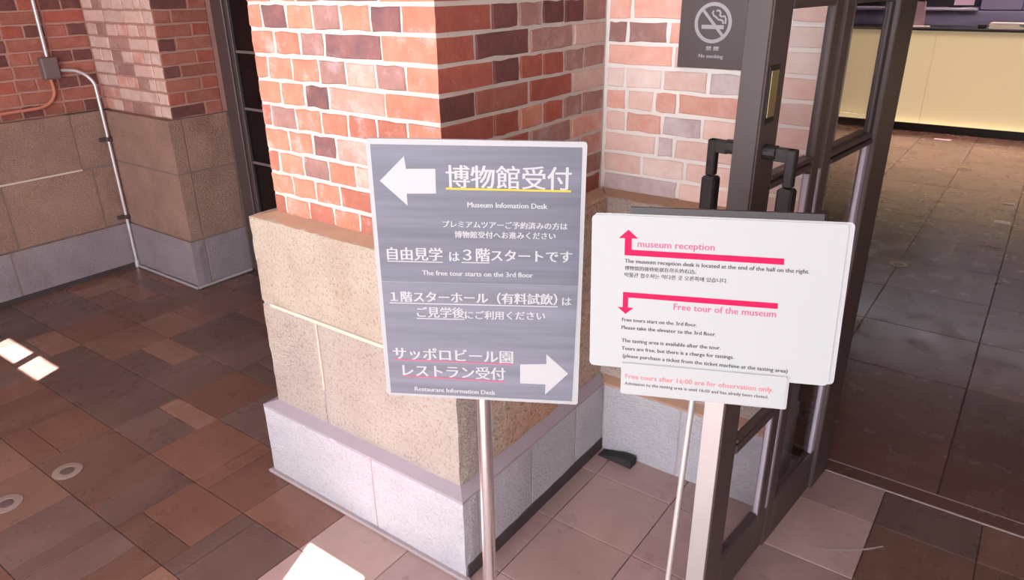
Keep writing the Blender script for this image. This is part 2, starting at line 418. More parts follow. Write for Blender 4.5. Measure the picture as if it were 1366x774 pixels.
for k in range(14):
    z = ZS + CO * k; H = (k % 2 == 0)
    aw, bw = (A_H, B_H) if H else (A_S, B_S)
    jit = lambda l: [x + random.uniform(-.004, .004) for x in l]
    aw = jit(aw); bw = jit(bw); ac = A_C[k]; bc = B_C[k]
    # corner brick shows on both faces
    bm = bmesh.new(); bm_box(bm, (-aw[0] + JT / 2, -.0005, z + JT / 2), (.0005, bw[0] - JT / 2, z + CO - JT / 2))
    bmesh.ops.subdivide_edges(bm, edges=bm.edges[:], cuts=1, use_grid_fill=True)
    for v in bm.verts: v.co += noise.noise_vector(v.co * 40) * .0022
    o = fin('brick', bm, BR[ac[0] if ac[0] != 'k' else 'o'], pier)
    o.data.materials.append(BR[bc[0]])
    for p in o.data.polygons:
        if p.normal.x > .6: p.material_index = 1  # side face darker: shade put into the colour
    # the rest of face A runs to the left
    u = aw[0]
    for w_, c in zip(aw[1:], ac[1:]):
        if u + w_ > W: w_ = W - u
        if w_ < .035: break
        course(pier, (-u - w_, 0, 0), 0, z, [w_], c); u += w_
    if W - u > .03: course(pier, (-W, 0, 0), 0, z, [W - u], 'o')
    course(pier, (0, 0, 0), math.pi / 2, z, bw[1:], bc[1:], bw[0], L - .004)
bricks_stuff(pier, [((-W, 0), 0, W, ZS + CO * 14, CH), ((0, 0), math.pi / 2, L, ZS + CO * 14, CH), ((-W, 1.2), -math.pi / 2, 1.2, ZS, CH)])
JZ = .735
rough('stone_block', (-W - OS, -OS, JZ + .005), (OS, .055, ZS), M['stone_top'], pier, seed=1)
rough('stone_block', (-W - OS, -OS, ZB), (-.553, .055, JZ - .005), M['stone_low'], pier, seed=2)
rough('stone_block', (-.545, -OS, ZB), (OS, .055, JZ - .005), M['stone_low'], pier, seed=3)
rough('stone_block', (-.1, .062, JZ + .004), (OS, L, ZS), M['stone_brown'], pier, seed=4)
rough('stone_block', (-.1, .062, ZB), (OS, .50, JZ - .004), M['stone_brown'], pier, seed=5)
rough('stone_block', (-.1, .507, ZB), (OS, L, JZ - .004), M['stone_brown'], pier, seed=6)
rough('stone_block', (-W - OS, .062, ZB), (-W + .1, 1.2, ZS), M['stone_top'], pier, seed=7)
# pale mortar left standing in the joint between the two courses
box('joint_line', (-W - OS + .05, -OS - .001, JZ - .006), (OS - .01, -OS + .02, JZ + .006), M['joint'], pier)
box('joint_line', (-.5525, -OS - .001, .47), (-.5455, -OS + .02, JZ - .006), M['joint'], pier)
zt = ZB - .002
rough('base_stone', (-W - OB, -OB, 0), (-.30, .05, zt), M['base'], pier, .0018, .05, seed=8)
rough('base_stone', (-.297, -OB, 0), (OB, -.03, zt), M['base'], pier, .0018, .05, seed=9)
rough('base_stone', (-.05, -.027, 0), (OB, .268, zt), M['base'], pier, .0018, .05, seed=10)
rough('base_stone', (-.05, .271, 0), (OB, .563, zt), M['base'], pier, .0018, .05, seed=11)
rough('base_stone', (-.05, .566, 0), (OB, L - OB, zt), M['base'], pier, .0018, .05, seed=12)
rough('base_stone', (-W - OB, .053, 0), (-W + .05, 1.2, zt), M['base'], pier, .0018, .05, seed=13)
o_, i_ = OB - .002, OS - .006
wedge('ledge', [(-W - i_, 1.1), (-W - i_, -i_), (i_, -i_), (i_, L - i_)], [(-W - o_, 1.1), (-W - o_, -o_), (o_, -o_), (o_, L - o_)], ZB + .016, ZB - .001, M['ledge'], pier)
o_, i_ = OS - .006, .004
wedge('ledge', [(-W + .01, 1.1), (-W + .01, .006), (-.006, .006), (-.006, L)], [(-W - o_, 1.1), (-W - o_, -o_), (o_, -o_), (o_, L - o_)], ZS + .014, ZS - .003, M['ledge_brown'], pier)
bm = bmesh.new(); bm_box(bm, (-W - OB - .014, -OB - .014, 0), (OB + .012, -OB + .01, .014), .004); bm_box(bm, (-W - OB - .014, -OB, 0), (-W - OB + .01, 1.2, .014), .004)
fin('foot_fillet', bm, M['skirt'], pier)
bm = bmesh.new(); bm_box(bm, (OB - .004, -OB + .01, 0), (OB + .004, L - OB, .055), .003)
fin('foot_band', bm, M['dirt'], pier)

# ---- wall C, to the right of the pier, up to the glass door
CE = .752
bm = bmesh.new(); bm_box(bm, (-.05, L + r_, ZS), (CE, 1.08, CH)); bm_box(bm, (0, L - OS + .006, .02), (CE + .02, 1.08, ZS - .004)); bm_box(bm, (0, L - OB + .004, 0), (CE + .03, 1.08, ZB - .004))
wc = fin('wall_right', bm, M['mortar_c']); lower(wc, 'joint_mid')
struct('', wc, 'pale whitened brick wall on a light stone plinth between the pier and the glass door')
C_H = [.105, .13, .13, .125, .13, .13]; C_S = [.245, .25, .13, .13]; C_Q = [.14, .27, .13, .22]
rowsC = {0: ([.30, .22, .24], 'GPP'), 1: ([.155, .165, .20, .24], 'PWPW'), 2: ([.21, .065, .26, .22], 'PGPW'), 3: ([.085, .14, .145, .16, .24], 'PQGPP'),
         4: ([.085, .105, .085, .27, .21], 'QPQQP'), 5: ([.075, .14, .16, .17, .2], 'WWPGP'), 6: ([.25, .21, .3], 'QPW'), 7: ([.075, .15, .13, .13, .27], 'ppQPW'),
         8: ([.09, .27, .25, .15], 'QQPP')}
for k in range(14):
    ws, cs = rowsC.get(k, (C_H, 'PpPkWP') if k % 2 else (C_S, 'oPkP'))
    course(wc, (.0, L, 0), 0, ZS + CO * k, ws, cs, .004, CE)
bricks_stuff(wc, [((0, L), 0, CE, ZS + CO * 14, CH)])
rough('stone_block', (OS - .02, L - OS, JZ + .004), (CE + .02, L + .02, ZS), M['stone_low'], wc, seed=21)
rough('stone_block', (OS - .02, L - OS, ZB), (.40, L + .02, JZ - .004), M['stone_low'], wc, seed=22)
rough('stone_block', (.406, L - OS, ZB), (CE + .02, L + .02, JZ - .004), M['stone_low'], wc, seed=23)
rough('base_stone', (OB, L - OB, 0), (.433, L, zt), M['base'], wc, .0015, .05, seed=24)
rough('base_stone', (.436, L - OB, 0), (CE + .03, L, zt), M['base'], wc, .0015, .05, seed=25)
wedge('ledge', [(.004, L + .006), (CE, L + .006)], [(OS - .006, L - OS + .006), (CE + .02, L - OS + .006)], ZS + .014, ZS - .003, M['ledge_brown'], wc)
wedge('ledge', [(OS, L - OS + .006), (CE + .02, L - OS + .006)], [(OB - .002, L - OB + .002), (CE + .03, L - OB + .002)], ZB + .016, ZB - .001, M['ledge_brown'], wc)

# ---- wall D far left, with the pilaster
DX = -3.635
bm = bmesh.new(); bm_box(bm, (DX - .3, -4, ZS), (DX - r_, 1.5, CH)); bm_box(bm, (DX - .3, -4, .02), (DX + .036, 1.5, ZS - .004)); bm_box(bm, (DX - .3, -4, 0), (DX + .056, 1.5, ZB - .004))
wd = fin('wall_left', bm, M['mortar_d']); lower(wd)
struct('', wd, 'dim red brick wall on brown stone at the far left, carrying the metal conduit')
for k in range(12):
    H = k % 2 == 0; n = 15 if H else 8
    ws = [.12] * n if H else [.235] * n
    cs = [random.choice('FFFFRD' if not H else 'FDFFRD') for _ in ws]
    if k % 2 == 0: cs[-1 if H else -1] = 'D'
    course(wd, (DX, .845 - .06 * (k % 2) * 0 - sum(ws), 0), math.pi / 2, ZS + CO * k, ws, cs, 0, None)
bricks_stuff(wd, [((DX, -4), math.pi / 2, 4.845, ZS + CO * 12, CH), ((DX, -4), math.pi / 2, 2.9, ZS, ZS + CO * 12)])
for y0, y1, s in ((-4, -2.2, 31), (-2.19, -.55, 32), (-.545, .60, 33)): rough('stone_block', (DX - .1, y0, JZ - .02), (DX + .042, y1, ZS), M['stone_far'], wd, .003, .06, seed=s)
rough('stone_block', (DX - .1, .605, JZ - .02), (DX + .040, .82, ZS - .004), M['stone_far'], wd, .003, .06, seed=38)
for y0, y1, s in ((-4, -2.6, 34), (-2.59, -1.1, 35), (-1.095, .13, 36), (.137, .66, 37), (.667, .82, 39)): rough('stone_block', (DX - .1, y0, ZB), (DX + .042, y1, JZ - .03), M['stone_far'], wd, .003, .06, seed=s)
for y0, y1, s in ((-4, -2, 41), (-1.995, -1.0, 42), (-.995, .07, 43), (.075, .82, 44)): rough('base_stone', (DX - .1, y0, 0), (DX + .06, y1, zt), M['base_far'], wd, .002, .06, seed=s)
box('joint_line', (DX + .02, -1.5, JZ - .03), (DX + .043, .60, JZ - .019), M['joint'], wd)
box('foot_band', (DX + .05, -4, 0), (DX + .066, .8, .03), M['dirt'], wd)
# pilaster
PX, PY = -2.852, .845
bm = bmesh.new(); bm_box(bm, (DX - .05, PY + r_, ZS), (PX - r_, 1.5, CH)); bm_box(bm, (DX, PY - .03, .02), (PX + .006, 1.5, ZS - .004)); bm_box(bm, (DX, PY - .04, 0), (PX + .010, 1.5, ZB - .004))
wp = fin('wall_back', bm, M['mortar_d']); lower(wp)
struct('', wp, 'brick pilaster with a stone foot at the far left, between the conduit wall and the black door')
for k in range(12):
    H = k % 2 == 0; z = ZS + CO * k
    ws = [.12, .12, .12, .12, .12, .12, .08] if H else [.235, .235, .235, .095]
    course(wp, (DX, PY, 0), 0, z, ws, [random.choice('ffffpk') for _ in ws], 0, PX - DX - .105)
    ew = .225 if H else .11
    course(wp, (PX - .105, PY, 0), 0, z, [.105], 'f')
    course(wp, (PX, PY, 0), math.pi / 2, z, [ew, .12 if H else .235], random.choice(['FF', 'RF', 'FR', 'DF']), 0, .345)
bricks_stuff(wp, [((DX, PY), 0, PX - DX, ZS + CO * 12, CH), ((PX, PY), math.pi / 2, .345, ZS + CO * 12, CH)])
rough('stone_block', (DX, PY - .036, JZ + .003), (PX + .012, PY + .05, ZS), M['stone_far'], wp, .002, .06, seed=51)
rough('stone_block', (DX, PY - .036, ZB), (PX + .012, PY + .05, JZ - .003), M['stone_far'], wp, .002, .06, seed=52)
rough('stone_block', (PX - .05, PY + .054, JZ + .003), (PX + .012, 1.2, ZS), M['stone_far'], wp, .002, .06, seed=53)
rough('stone_block', (PX - .05, PY + .054, ZB), (PX + .012, 1.2, JZ - .003), M['stone_far'], wp, .002, .06, seed=54)
rough('base_stone', (DX, PY - .046, 0), (PX + .015, PY + .05, zt), M['base_far'], wp, .002, .06, seed=55)
rough('base_stone', (PX - .05, PY + .054, 0), (PX + .015, 1.2, zt), M['base_far'], wp, .002, .06, seed=56)

# ---- black glazed door between pilaster and pier
bm = bmesh.new(); bm_box(bm, (PX + .02, 1.235, 0), (-W, 1.30, CH))
door1 = fin('door_1', bm, M['blackpanel']); struct('', door1, 'black panelled door with thin grey bars in the recess left of the pier')
for x0, x1 in ((PX + .022, PX + .135), (-1.85, -1.75)): box('stile', (x0, 1.20, 0), (x1, 1.236, CH - .02), M['muntin' if x1 > -2 else 'bronze_dark'], door1, .003)
box('stile', (PX + .136, 1.216, 0), (PX + .165, 1.236, CH - .02), M['bronze_dark'], door1, .002)
for k in range(9): box('muntin', (PX + .166, 1.226, .416 - .003 + (k - 1) * .333 + .333 * 0), (-W, 1.236, .424 + (k - 1) * .333 + .004), M['muntin'], door1)

# ---- floors
fl_ = box('floor', (-3.8, -4, -.06), (2.4, 1.235, -.006), M['grout']); struct('', fl_, 'worn brown tiled floor of the vestibule, darker and glossy at the left')
G = .315; X0, Y0 = .49, .615
def tile(parent, x0, x1, y0, y1, mat, g=.003, z=0):
    cx, cy = (x0 + x1) / 2, (y0 + y1) / 2
    bm = bmesh.new(); hx, hy = (x1 - x0) / 2 - g / 2, (y1 - y0) / 2 - g / 2
    c = .0015
    top = [bm.verts.new((sx * (hx - c), sy * (hy - c), 0)) for sx, sy in ((-1, -1), (1, -1), (1, 1), (-1, 1))]
    mid = [bm.verts.new((sx * hx, sy * hy, -c)) for sx, sy in ((-1, -1), (1, -1), (1, 1), (-1, 1))]
    bot = [bm.verts.new((sx * hx, sy * hy, -.012)) for sx, sy in ((-1, -1), (1, -1), (1, 1), (-1, 1))]
    bm.faces.new(top)
    for a, b in ((mid, top), (bot, mid)):
        for i in range(4): bm.faces.new((a[i], a[(i + 1) % 4], b[(i + 1) % 4], b[i]))
    p = parent.location
    o = fin('floor_tile', bm, mat, parent, (cx - p[0], cy - p[1], z - p[2] + random.uniform(-.0006, .0004)))
    o.rotation_euler = (random.uniform(-.0015, .0015), random.uniform(-.0015, .0015), 0)
for i in range(-13, 6):
    for j in range(-7, 2):
        x0, y0 = X0 + G * i, Y0 + G * j; x1, y1 = x0 + G, min(y0 + G, 1.15)
        if x0 > -W and x1 < OB and y0 > -OB: continue
        if y0 > 1.1: continue
        if x0 < -3.72: continue
        if x0 > -.5:
            rt = x0 > .78
            tile(fl_, x0, x1, y0, y1, random.choice(T_MID) if x0 < 1.0 else random.choice(T[:1] + T[2:3])); continue  # darker tiles right of the door: a reflection put into their colour
        r = random.random(); mats = random.choices(T, (4, 3, 3, 1.4), k=3)
        if r < .50: tile(fl_, x0, x1, y0, y1, mats[0])
        elif r < .74:
            c = random.choice((.33, .5, .67)) * G; tile(fl_, x0, x1, y0, y0 + c, mats[0]); tile(fl_, x0, x1, y0 + c, y1, mats[1])
        else:
            c = random.choice((.25, .5, .75)) * G; tile(fl_, x0, x0 + c, y0, y1, mats[0]); tile(fl_, x0 + c, x1, y0, y1, mats[2])
p = fl_.location
# threshold strips at the hall opening
for y0, y1, mt in ((1.152, 1.158, M['grout_line']), (1.158, 1.228, T_HALL[1]), (1.228, 1.235, M['grout_line'])):
    box('threshold_strip', (.80 - p[0], y0 - p[1], -.01 - p[2]), (2.3 - p[0], y1 - p[1], .001 - p[2]), mt, fl_)
# long curved scratch on the right
pts = [(.965, .69), (1.02, .705), (1.076, .739), (1.13, .785), (1.172, .83)]
bm = bmesh.new(); prev = None
for i, (x, y) in enumerate(pts):
    t = .0012 + .0022 * math.sin(math.pi * (i + .5) / len(pts)); a = bm.verts.new((x + t, y - t, .0012)); b = bm.verts.new((x - t, y + t, .0012))
    if prev: bm.faces.new((prev[0], a, b, prev[1]))
    prev = (a, b)
me = fin('scratch_mark', bm, M['grout_line']); me.parent = fl_; me.location = (-p[0], -p[1], -p[2])

fh = box('floor', (-3.5, 1.235, -.06), (5.5, 12, -.006), M['grout']); struct('', fh, 'brown stone tiled floor of the hall running back to the lit counter')
HG = .565
for i in range(-8, 8):
    for j in range(0, 19):
        x0 = 1.28 + HG * i; y0 = 1.60 + HG * j - (.365 if j == 0 else 0); y1 = 1.60 + HG * (j + 1)
        if y0 > 11.6: continue
        tile(fh, x0, x0 + HG, y0, y1, random.choice(T_HALL), .004)

# ---- rest of the shell (mostly outside the picture)
ce = box('ceiling', (-4, -4.0, CH), (5.6, 12.1, CH + .1), M['plaster']); struct('', ce, 'pale plaster ceiling above the vestibule and the hall, out of the picture')
# front wall with wide entrance and a row of small panes high up
front = bmesh.new(); FY = -4.0
EX0, EX1, EZ = -1.6, 2.3, 2.15
bm_box(front, (-4, FY - .1, 0), (EX0, FY, 2.45)); bm_box(front, (EX1, FY - .1, 0), (2.5, FY, 2.45)); bm_box(front, (EX0, FY - .1, EZ), (EX1, FY, 2.45))
front_hi = 2.45
wf = fin('wall_front', front, M['plaster']); struct('', wf, 'entrance wall behind the viewer, out of the picture')
# each sun patch on the floor is the image of one opening
def back(x, y):
    t = (y - FY) / SUN_DIR.y; return x - SUN_DIR.x * t, -SUN_DIR.z * t
spots = [(-3.06, -2.755, -.318, -.202), (-2.69, -2.465, -.328, -.200), (-.392, -.12, -.55, -.282)]
holes = []
for xa, xb, ya, yb in spots:
    (hx0, z0), (hx1, z1) = back(xa, ya), back(xb, yb)
    hx0 = back(xa, (ya + yb) / 2)[0]; hx1 = back(xb, (ya + yb) / 2)[0]
    holes.append((hx0, hx1, z0, z1))
holes.sort()
tp = bmesh.new(); x = -4.0
for hx0, hx1, z0, z1 in holes:
    bm_box(tp, (x, FY - .012, front_hi), (hx0, FY, CH + .4))
    if z0 > front_hi: bm_box(tp, (hx0, FY - .012, front_hi), (hx1, FY, z0))
    bm_box(tp, (hx0, FY - .012, min(z1, CH - .004)), (hx1, FY, CH + .4))
    x = hx1
bm_box(tp, (x, FY - .012, front_hi), (2.5, FY, CH + .4))
wt = fin('trim_1', tp, M['plaster']); struct('', wt, 'row of small high panes in the entrance wall behind the viewer')
ws_ = box('wall_side', (2.3, -4, 0), (2.45, 1.25, CH), M['plaster']); struct('', ws_, 'plaster side wall to the right, out of the picture')
hb = bmesh.new(); bm_box(hb, (-3.6, 12, 0), (5.6, 12.1, CH)); bm_box(hb, (-3.6, 1.31, 0), (-3.5, 12, CH)); bm_box(hb, (5.5, 1.25, 0), (5.6, 12, CH)); bm_box(hb, (2.3, 1.25, 0), (5.6, 1.32, CH)); bm_box(hb, (-W - .1, 1.21, 0), (-.02, 1.31, CH))
bm_box(hb, (-.02, 1.08, 0), (.60, 1.14, CH)); bm_box(hb, (-3.6, 1.5, 0), (-W - .1, 1.52, CH))
wh = fin('wall_hall', hb, M['dark_wall']); struct('', wh, 'dark walls enclosing the hall beyond the opening')

# ================================================================== GLASS DOOR
YAW = math.radians(5.657)
ORG = Vector((.818, .429, 0))          # point on the room-side face of the leaf; local x = along the leaf (s), local -y = room side (+X)
# local frame: x along s, y towards -X world (thickness), z up
RZ = math.pi / 2 - YAW
def dbox(name, s0, s1, z0, z1, mat, parent, t0=0, t1=.058, bev=.003):
    bm = bmesh.new(); bm_box(bm, (s0, t0, z0), (s1, t1, z1), bev); return fin(name, bm, mat, parent)
door = bpy.data.objects.new('door_2', None); COL.objects.link(door); door.location = ORG; door.rotation_euler = (0, 0, RZ)
prop(door, 'open glass door in a dark bronze frame with bar handles, behind the white notice', None, None, 'structure')
dbox('stile', -.275, -.172, .02, 2.25, M['bronze_dark'], door)
dbox('edge_strip', -.279, -.2745, .03, .98, M['steel'], door, .003, .056, .001)  # lower door edge, paler than the strip above
dbox('edge_strip', -.279, -.2745, .985, 2.2, M['bronze'], door, .003, .056, .001)
dbox('stile', .088, .140, .02, 2.25, M['bronze_dark'], door, 0, .022)
dbox('rail', -.172, .088, .02, .185, M['bronze_dark'], door, 0, .03)
dbox('rail', -.172, .088, .565, .592, M['bronze_dark'], door, -.004, .02)
dbox('rail', -.172, .088, .600, .612, M['bronze_dark'], door, -.004, .02)
dbox('rail', -.172, .088, 1.322, 1.337, M['bronze_dark'], door, -.002, .03)
dbox('rail', -.172, .088, 1.344, 1.356, M['bronze_dark'], door, -.002, .03)
dbox('rail', -.172, .088, 1.722, 1.80, M['bronze_dark'], door)
dbox('rail', -.172, .088, 2.17, 2.25, M['bronze_dark'], door)
for z0, z1 in ((.19, 1.72), (1.80, 2.17)): dbox('glass_pane', -.172, .088, z0, z1, M['glass'], door, .010, .016, 0)
dbox('glazing_bead', .078, .0875, .186, 1.31, M['bead'], door, .002, .016, .001)
dbox('glazing_bead', -.172, .072, .186, .198, M['bronze'], door, .002, .024, .001)
# lock cover
lk = dbox('lock_plate', -.262, -.212, 1.488, 1.612, M['black'], door, -.003, 0, .001)
dbox('thumb_plate', -.256, -.219, 1.502, 1.602, M['brass'], lk, -.0055, -.003, .001)
# bar handles either side: bracket, waist, grip
for sgn, t0 in ((-1, 0), (1, .058)):
    def T_(a): return t0 + sgn * a
    bm = bmesh.new(); s_ = -.236
    bm_tube(bm, [(s_, T_(-.004), 1.425), (s_, T_(.03), 1.425)], .017, 14)
    lo, hi = sorted((T_(.025), T_(.072))); bm_box(bm, (s_ - .010, lo, 1.408), (s_ + .010, hi, 1.438), .002)
    h = fin('handle', bm, M['black'], door)
    lo, hi = sorted((T_(.054), T_(.076)))
    bm = bmesh.new(); bm_box(bm, (s_ - .011, lo, 1.352), (s_ + .011, hi, 1.438), .003); fin('handle_neck', bm, M['black'], h)
    lo, hi = sorted((T_(.046), T_(.082)))
    bm = bmesh.new(); bm_box(bm, (s_ - .017, lo, .93), (s_ + .017, hi, 1.350), .005); fin('handle_grip', bm, M['black'], h)
# ---- fixed side light between the door and the hall opening
win = bpy.data.objects.new('window_1', None); COL.objects.link(win); win.location = ORG; win.rotation_euler = (0, 0, RZ)
prop(win, 'narrow fixed glass side light between the open door and the hall opening', None, None, 'structure')
dbox('mullion', .166, .222, 0, 2.5, M['bronze_dark'], win, 0, .022)
dbox('glazing_bead', .151, .1655, .17, 1.31, M['bead'], win, .002, .016, .001)
dbox('post', .575, .748, 0, 2.5, M['bronze_dark'], win, -.012, .030, .004)
dbox('glazing_bead', .545, .575, .17, 1.31, M['bead'], win, .002, .016, .002)
dbox('glazing_bead', .545, .575, 1.345, 1.72, M['bronze'], win, .002, .012, .002)
dbox('rail', .222, .575, 0, .168, M['bronze_dark'], win, 0, .03)
dbox('rail', .222, .60, 1.31, 1.325, M['bronze'], win, -.004, .03)
dbox('rail', .222, .60, 1.328, 1.345, M['bronze_dark'], win, 0, .05)
dbox('rail', .222, .60, 1.722, 1.80, M['bronze_dark'], win)
dbox('glass_pane', .222, .60, .168, 1.722, M['glass'], win, .010, .016, 0)
dbox('rail', .148, .60, 2.25, 2.5, M['bronze_dark'], win)

# ================================================================== THINGS
# no smoking plaque on the pale wall
ns = box('no_smoking_plaque', (.278, L - .022, 1.52), (.500, L - .009, 1.80), M['plate'], None, .0015)
prop(ns, 'dark square plaque with a no smoking symbol high on the pale brick wall', 'sign')
NC = ns.location; NY = -.0068
def ring(name, cx, cz, r0, r1, mat, parent, y, n=48):
    bm = bmesh.new(); pr = None; first = None
    for i in range(n):
        a = 2 * math.pi * i / n; q = (bm.verts.new((cx + r0 * math.cos(a), y, cz + r0 * math.sin(a))), bm.verts.new((cx + r1 * math.cos(a), y, cz + r1 * math.sin(a))))
        if pr: bm.faces.new((pr[0], pr[1], q[1], q[0]))
        else: first = q
        pr = q
    bm.faces.new((pr[0], pr[1], first[1], first[0])); return fin(name, bm, mat, parent)
rx, rz = .3875 - NC[0], 1.6575 - NC[2]
ring('symbol_ring', rx, rz, .0495, .0605, M['ink'], ns, NY)
a45 = math.radians(-47)
dx, dz = math.cos(a45) * .052, math.sin(a45) * .052
px, pz = -math.sin(a45) * .0045, math.cos(a45) * .0045
poly('symbol_bar', [(rx - dx - px, rz - dz - pz), (rx + dx - px, rz + dz - pz), (rx + dx + px, rz + dz + pz), (rx - dx + px, rz - dz + pz)], M['ink'], ns, NY - .0004)
poly('symbol_cigarette', [(rx - .036, rz - .018), (rx + .036, rz - .018), (rx + .036, rz - .006), (rx - .036, rz - .006)], M['ink'], ns, NY)
def smoke(pts, wd):
    bm = bmesh.new(); pr = None
    for i, q in enumerate(pts):
        a = Vector(pts[max(i - 1, 0)]); b = Vector(pts[min(i + 1, len(pts) - 1)]); d = (b - a).normalized(); n = Vector((-d[1], d[0])) * wd
        c = (bm.verts.new((rx + q[0] - n[0], NY - .0002, rz + q[1] - n[1])), bm.verts.new((rx + q[0] + n[0], NY - .0002, rz + q[1] + n[1])))
        if pr: bm.faces.new((pr[0], c[0], c[1], pr[1]))
        pr = c
    fin('symbol_smoke', bm, M['ink'], ns)
smoke([(.0, .036), (-.004, .030), (.0, .022), (.010, .016), (.016, .010), (.026, .009), (.031, .006), (.033, -.002)], .0028)
smoke([(.008, .036), (.018, .036), (.022, .030), (.020, .022), (.026, .019), (.036, .020), (.040, .012), (.040, -.002)], .0028)
text('禁 煙', (.372 - NC[0], 1.5755 - NC[2]), (.414 - NC[0], 1.5755 - NC[2]), M['ink'], ns, NY, .03, base=False, height=.013)
text('No smoking', (.350 - NC[0], 1.553 - NC[2]), (.430 - NC[0], 1.553 - NC[2]), M['ink'], ns, NY, .025)

def board_frame(o, C, Rv, Uv):
    Nn = Rv.cross(Uv)          # towards the viewer
    mt = Matrix.Identity(4)
    for i in range(3): mt[i][0] = Rv[i]; mt[i][1] = -Nn[i]; mt[i][2] = Uv[i]; mt[i][3] = C[i]
    return mt
# ---- sign 1: dark poster on a chrome pole
C1 = Vector((.37218, -.32106, 1.18876)); R1 = Vector((.86695531, .49832009, -.00809824)).normalized(); U1 = Vector((.01212625, -.00484702, .99991473)).normalized()
N1 = R1.cross(U1)
p1 = C1 - N1 * .030
s1 = empty('sign_stand', (p1.x, p1.y, 0), 'large slate-coloured direction board with white arrows on a chrome pole in front of the pier', 'sign')
def lathe(name, prof, mat, parent, seg=40):
    bm = bmesh.new(); rg = []
    for r, z in prof: rg.append([bm.verts.new((r * math.cos(2 * math.pi * k / seg), r * math.sin(2 * math.pi * k / seg), z)) for k in range(seg)])
    for a, b in zip(rg, rg[1:]):
        for k in range(seg): bm.faces.new((a[k], a[(k + 1) % seg], b[(k + 1) % seg], b[k]))
    bm.faces.new(rg[0][::-1]); bm.faces.new(rg[-1]); o = fin(name, bm, mat, parent, smooth=True); o.data.set_sharp_from_angle(angle=.6); return o
lathe('base', [(.15, .001), (.152, .006), (.148, .014), (.06, .022), (.026, .028), (.022, .045)], M['chrome'], s1)
tube('pole', [(0, 0, .03), (0, 0, 1.30)], .0175, M['chrome'], s1, 32)
mt = Matrix.Translation((-p1.x, -p1.y, 0)) @ board_frame(None, C1, R1, U1)
def on(o, parent, mt):
    o.parent = parent; o.matrix_local = mt; return o
def rrect(name, u0, u1, v0, v1, r, y0, y1, mat, parent):
    bm = bmesh.new(); pts = []
    for cx, cy, a0 in ((u1 - r, v1 - r, 0), (u0 + r, v1 - r, 90), (u0 + r, v0 + r, 180), (u1 - r, v0 + r, 270)):
        for k in range(5): a = math.radians(a0 + k * 22.5); pts.append((cx + r * math.cos(a), cy + r * math.sin(a)))
    f = bm.faces.new([bm.verts.new((x, y0, z)) for x, z in pts]); ex = bmesh.ops.extrude_face_region(bm, geom=[f])
    for v in ex['geom']:
        if isinstance(v, bmesh.types.BMVert): v.co.y = y1
    return fin(name, bm, mat, parent)
bd = rrect('board', -.225, .225, -.3044, .3044, .006, -.001, .008, M['white_edge'], s1); bd.matrix_local = mt
bk = rrect('pole_bracket', -.035, .035, -.06, .22, .004, .008, .030, M['black'], s1); bk.matrix_local = mt
up = poly('poster_sheet', [(-.2155, -.0110), (.2165, -.0045), (.2155, .2935), (-.2155, .2925)], M['poster'], bd, -.001, .0006)
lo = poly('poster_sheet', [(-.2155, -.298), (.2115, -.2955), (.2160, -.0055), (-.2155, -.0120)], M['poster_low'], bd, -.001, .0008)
YU, YL = -.0018, -.0020
K = M['ink']
text('博物館受付', (-.0605, .205), (.1955, .206), K, up, YU, .012, base=False)
strip('underline', (-.0622, .2035), (.1958, .2040), .0042, M['yellow'], up, YU - .0005)
text('Museum Infomation Desk', (-.018, .1645), (.148, .1655), K, up, YU, .02)
text('プレミアムツアーご予約済みの方は', (-.0724, .1185), (.1904, .121), K, up, YU, .02, base=False)
text('博物館受付へお進みください', (-.0475, .096), (.1659, .099), K, up, YU, .02, base=False)
text('自由見学', (-.1975, .0405), (-.0765, .0425), K, up, YU, .018, base=False)
text('は', (-.061, .0425), (-.0395, .0428), K, up, YU, .02, base=False)
text('３階', (-.031, .0430), (.0265, .0445), K, up, YU, .018, base=False)
text('スタートです', (.030, .0460), (.2015, .0485), K, up, YU, .02, base=False)
strip('underline', (-.1986, .0375), (-.0758, .0392), .0022, K, up, YU - .0003)
strip('underline', (-.0348, .0402), (.0255, .0415), .0022, K, up, YU - .0003)
text('The free tour starts on the 3rd floor', (-.1224, .0075), (.1193, .0110), K, up, YU, .02)
text('１階スターホール（有料試飲）', (-.1975, -.0600), (.172, -.0520), K, lo, YL, .022, base=False)
text('は', (.1835, -.0520), (.2025, -.0515), K, lo, YL, .02, base=False)
strip('underline', (-.2011, -.0625), (.1738, -.0558), .0024, K, lo, YL - .0003)
text('ご見学後', (-.1400, -.0955), (-.0330, -.0930), K, lo, YL, .018, base=False)
text('にご利用ください', (-.0310, -.0955), (.1465, -.0900), K, lo, YL, .018, base=False)
strip('underline', (-.1419, -.0985), (-.0326, -.0960), .0022, K, lo, YL - .0003)
text('サッポロビール園', (-.2020, -.2065), (.0750, -.2030), K, lo, YL, .018, base=False)
text('レストラン受付', (-.1825, -.2505), (.0570, -.2480), K, lo, YL, .018, base=False)
strip('underline', (-.2029, -.2065), (.0762, -.2050), .0028, M['rose'], lo, YL - .0005)
strip('underline', (-.1845, -.2490), (.0569, -.2520), .0028, M['rose'], lo, YL - .0005)
text('Restaurant Information Desk', (-.157, -.2885), (.0337, -.2885), K, lo, YL, .02)
poly('arrow', [(-.201, .2164), (-.1455, .1645), (-.1454, .1905), (-.0833, .1921), (-.0824, .2444), (-.1436, .243), (-.1465, .2694)], K, up, YU)
poly('arrow', [(.0917, -.2045), (.0916, -.2540), (.1500, -.2535), (.149, -.281), (.2011, -.2222), (.151, -.1745), (.1513, -.2000)], K, lo, YL)
for u, v in ((-.205, -.024), (.198, -.163), (.199, -.172), (-.19, -.055)): strip('scuff', (u, v), (u + .007, v), .0012, M['muntin'], lo, YL)

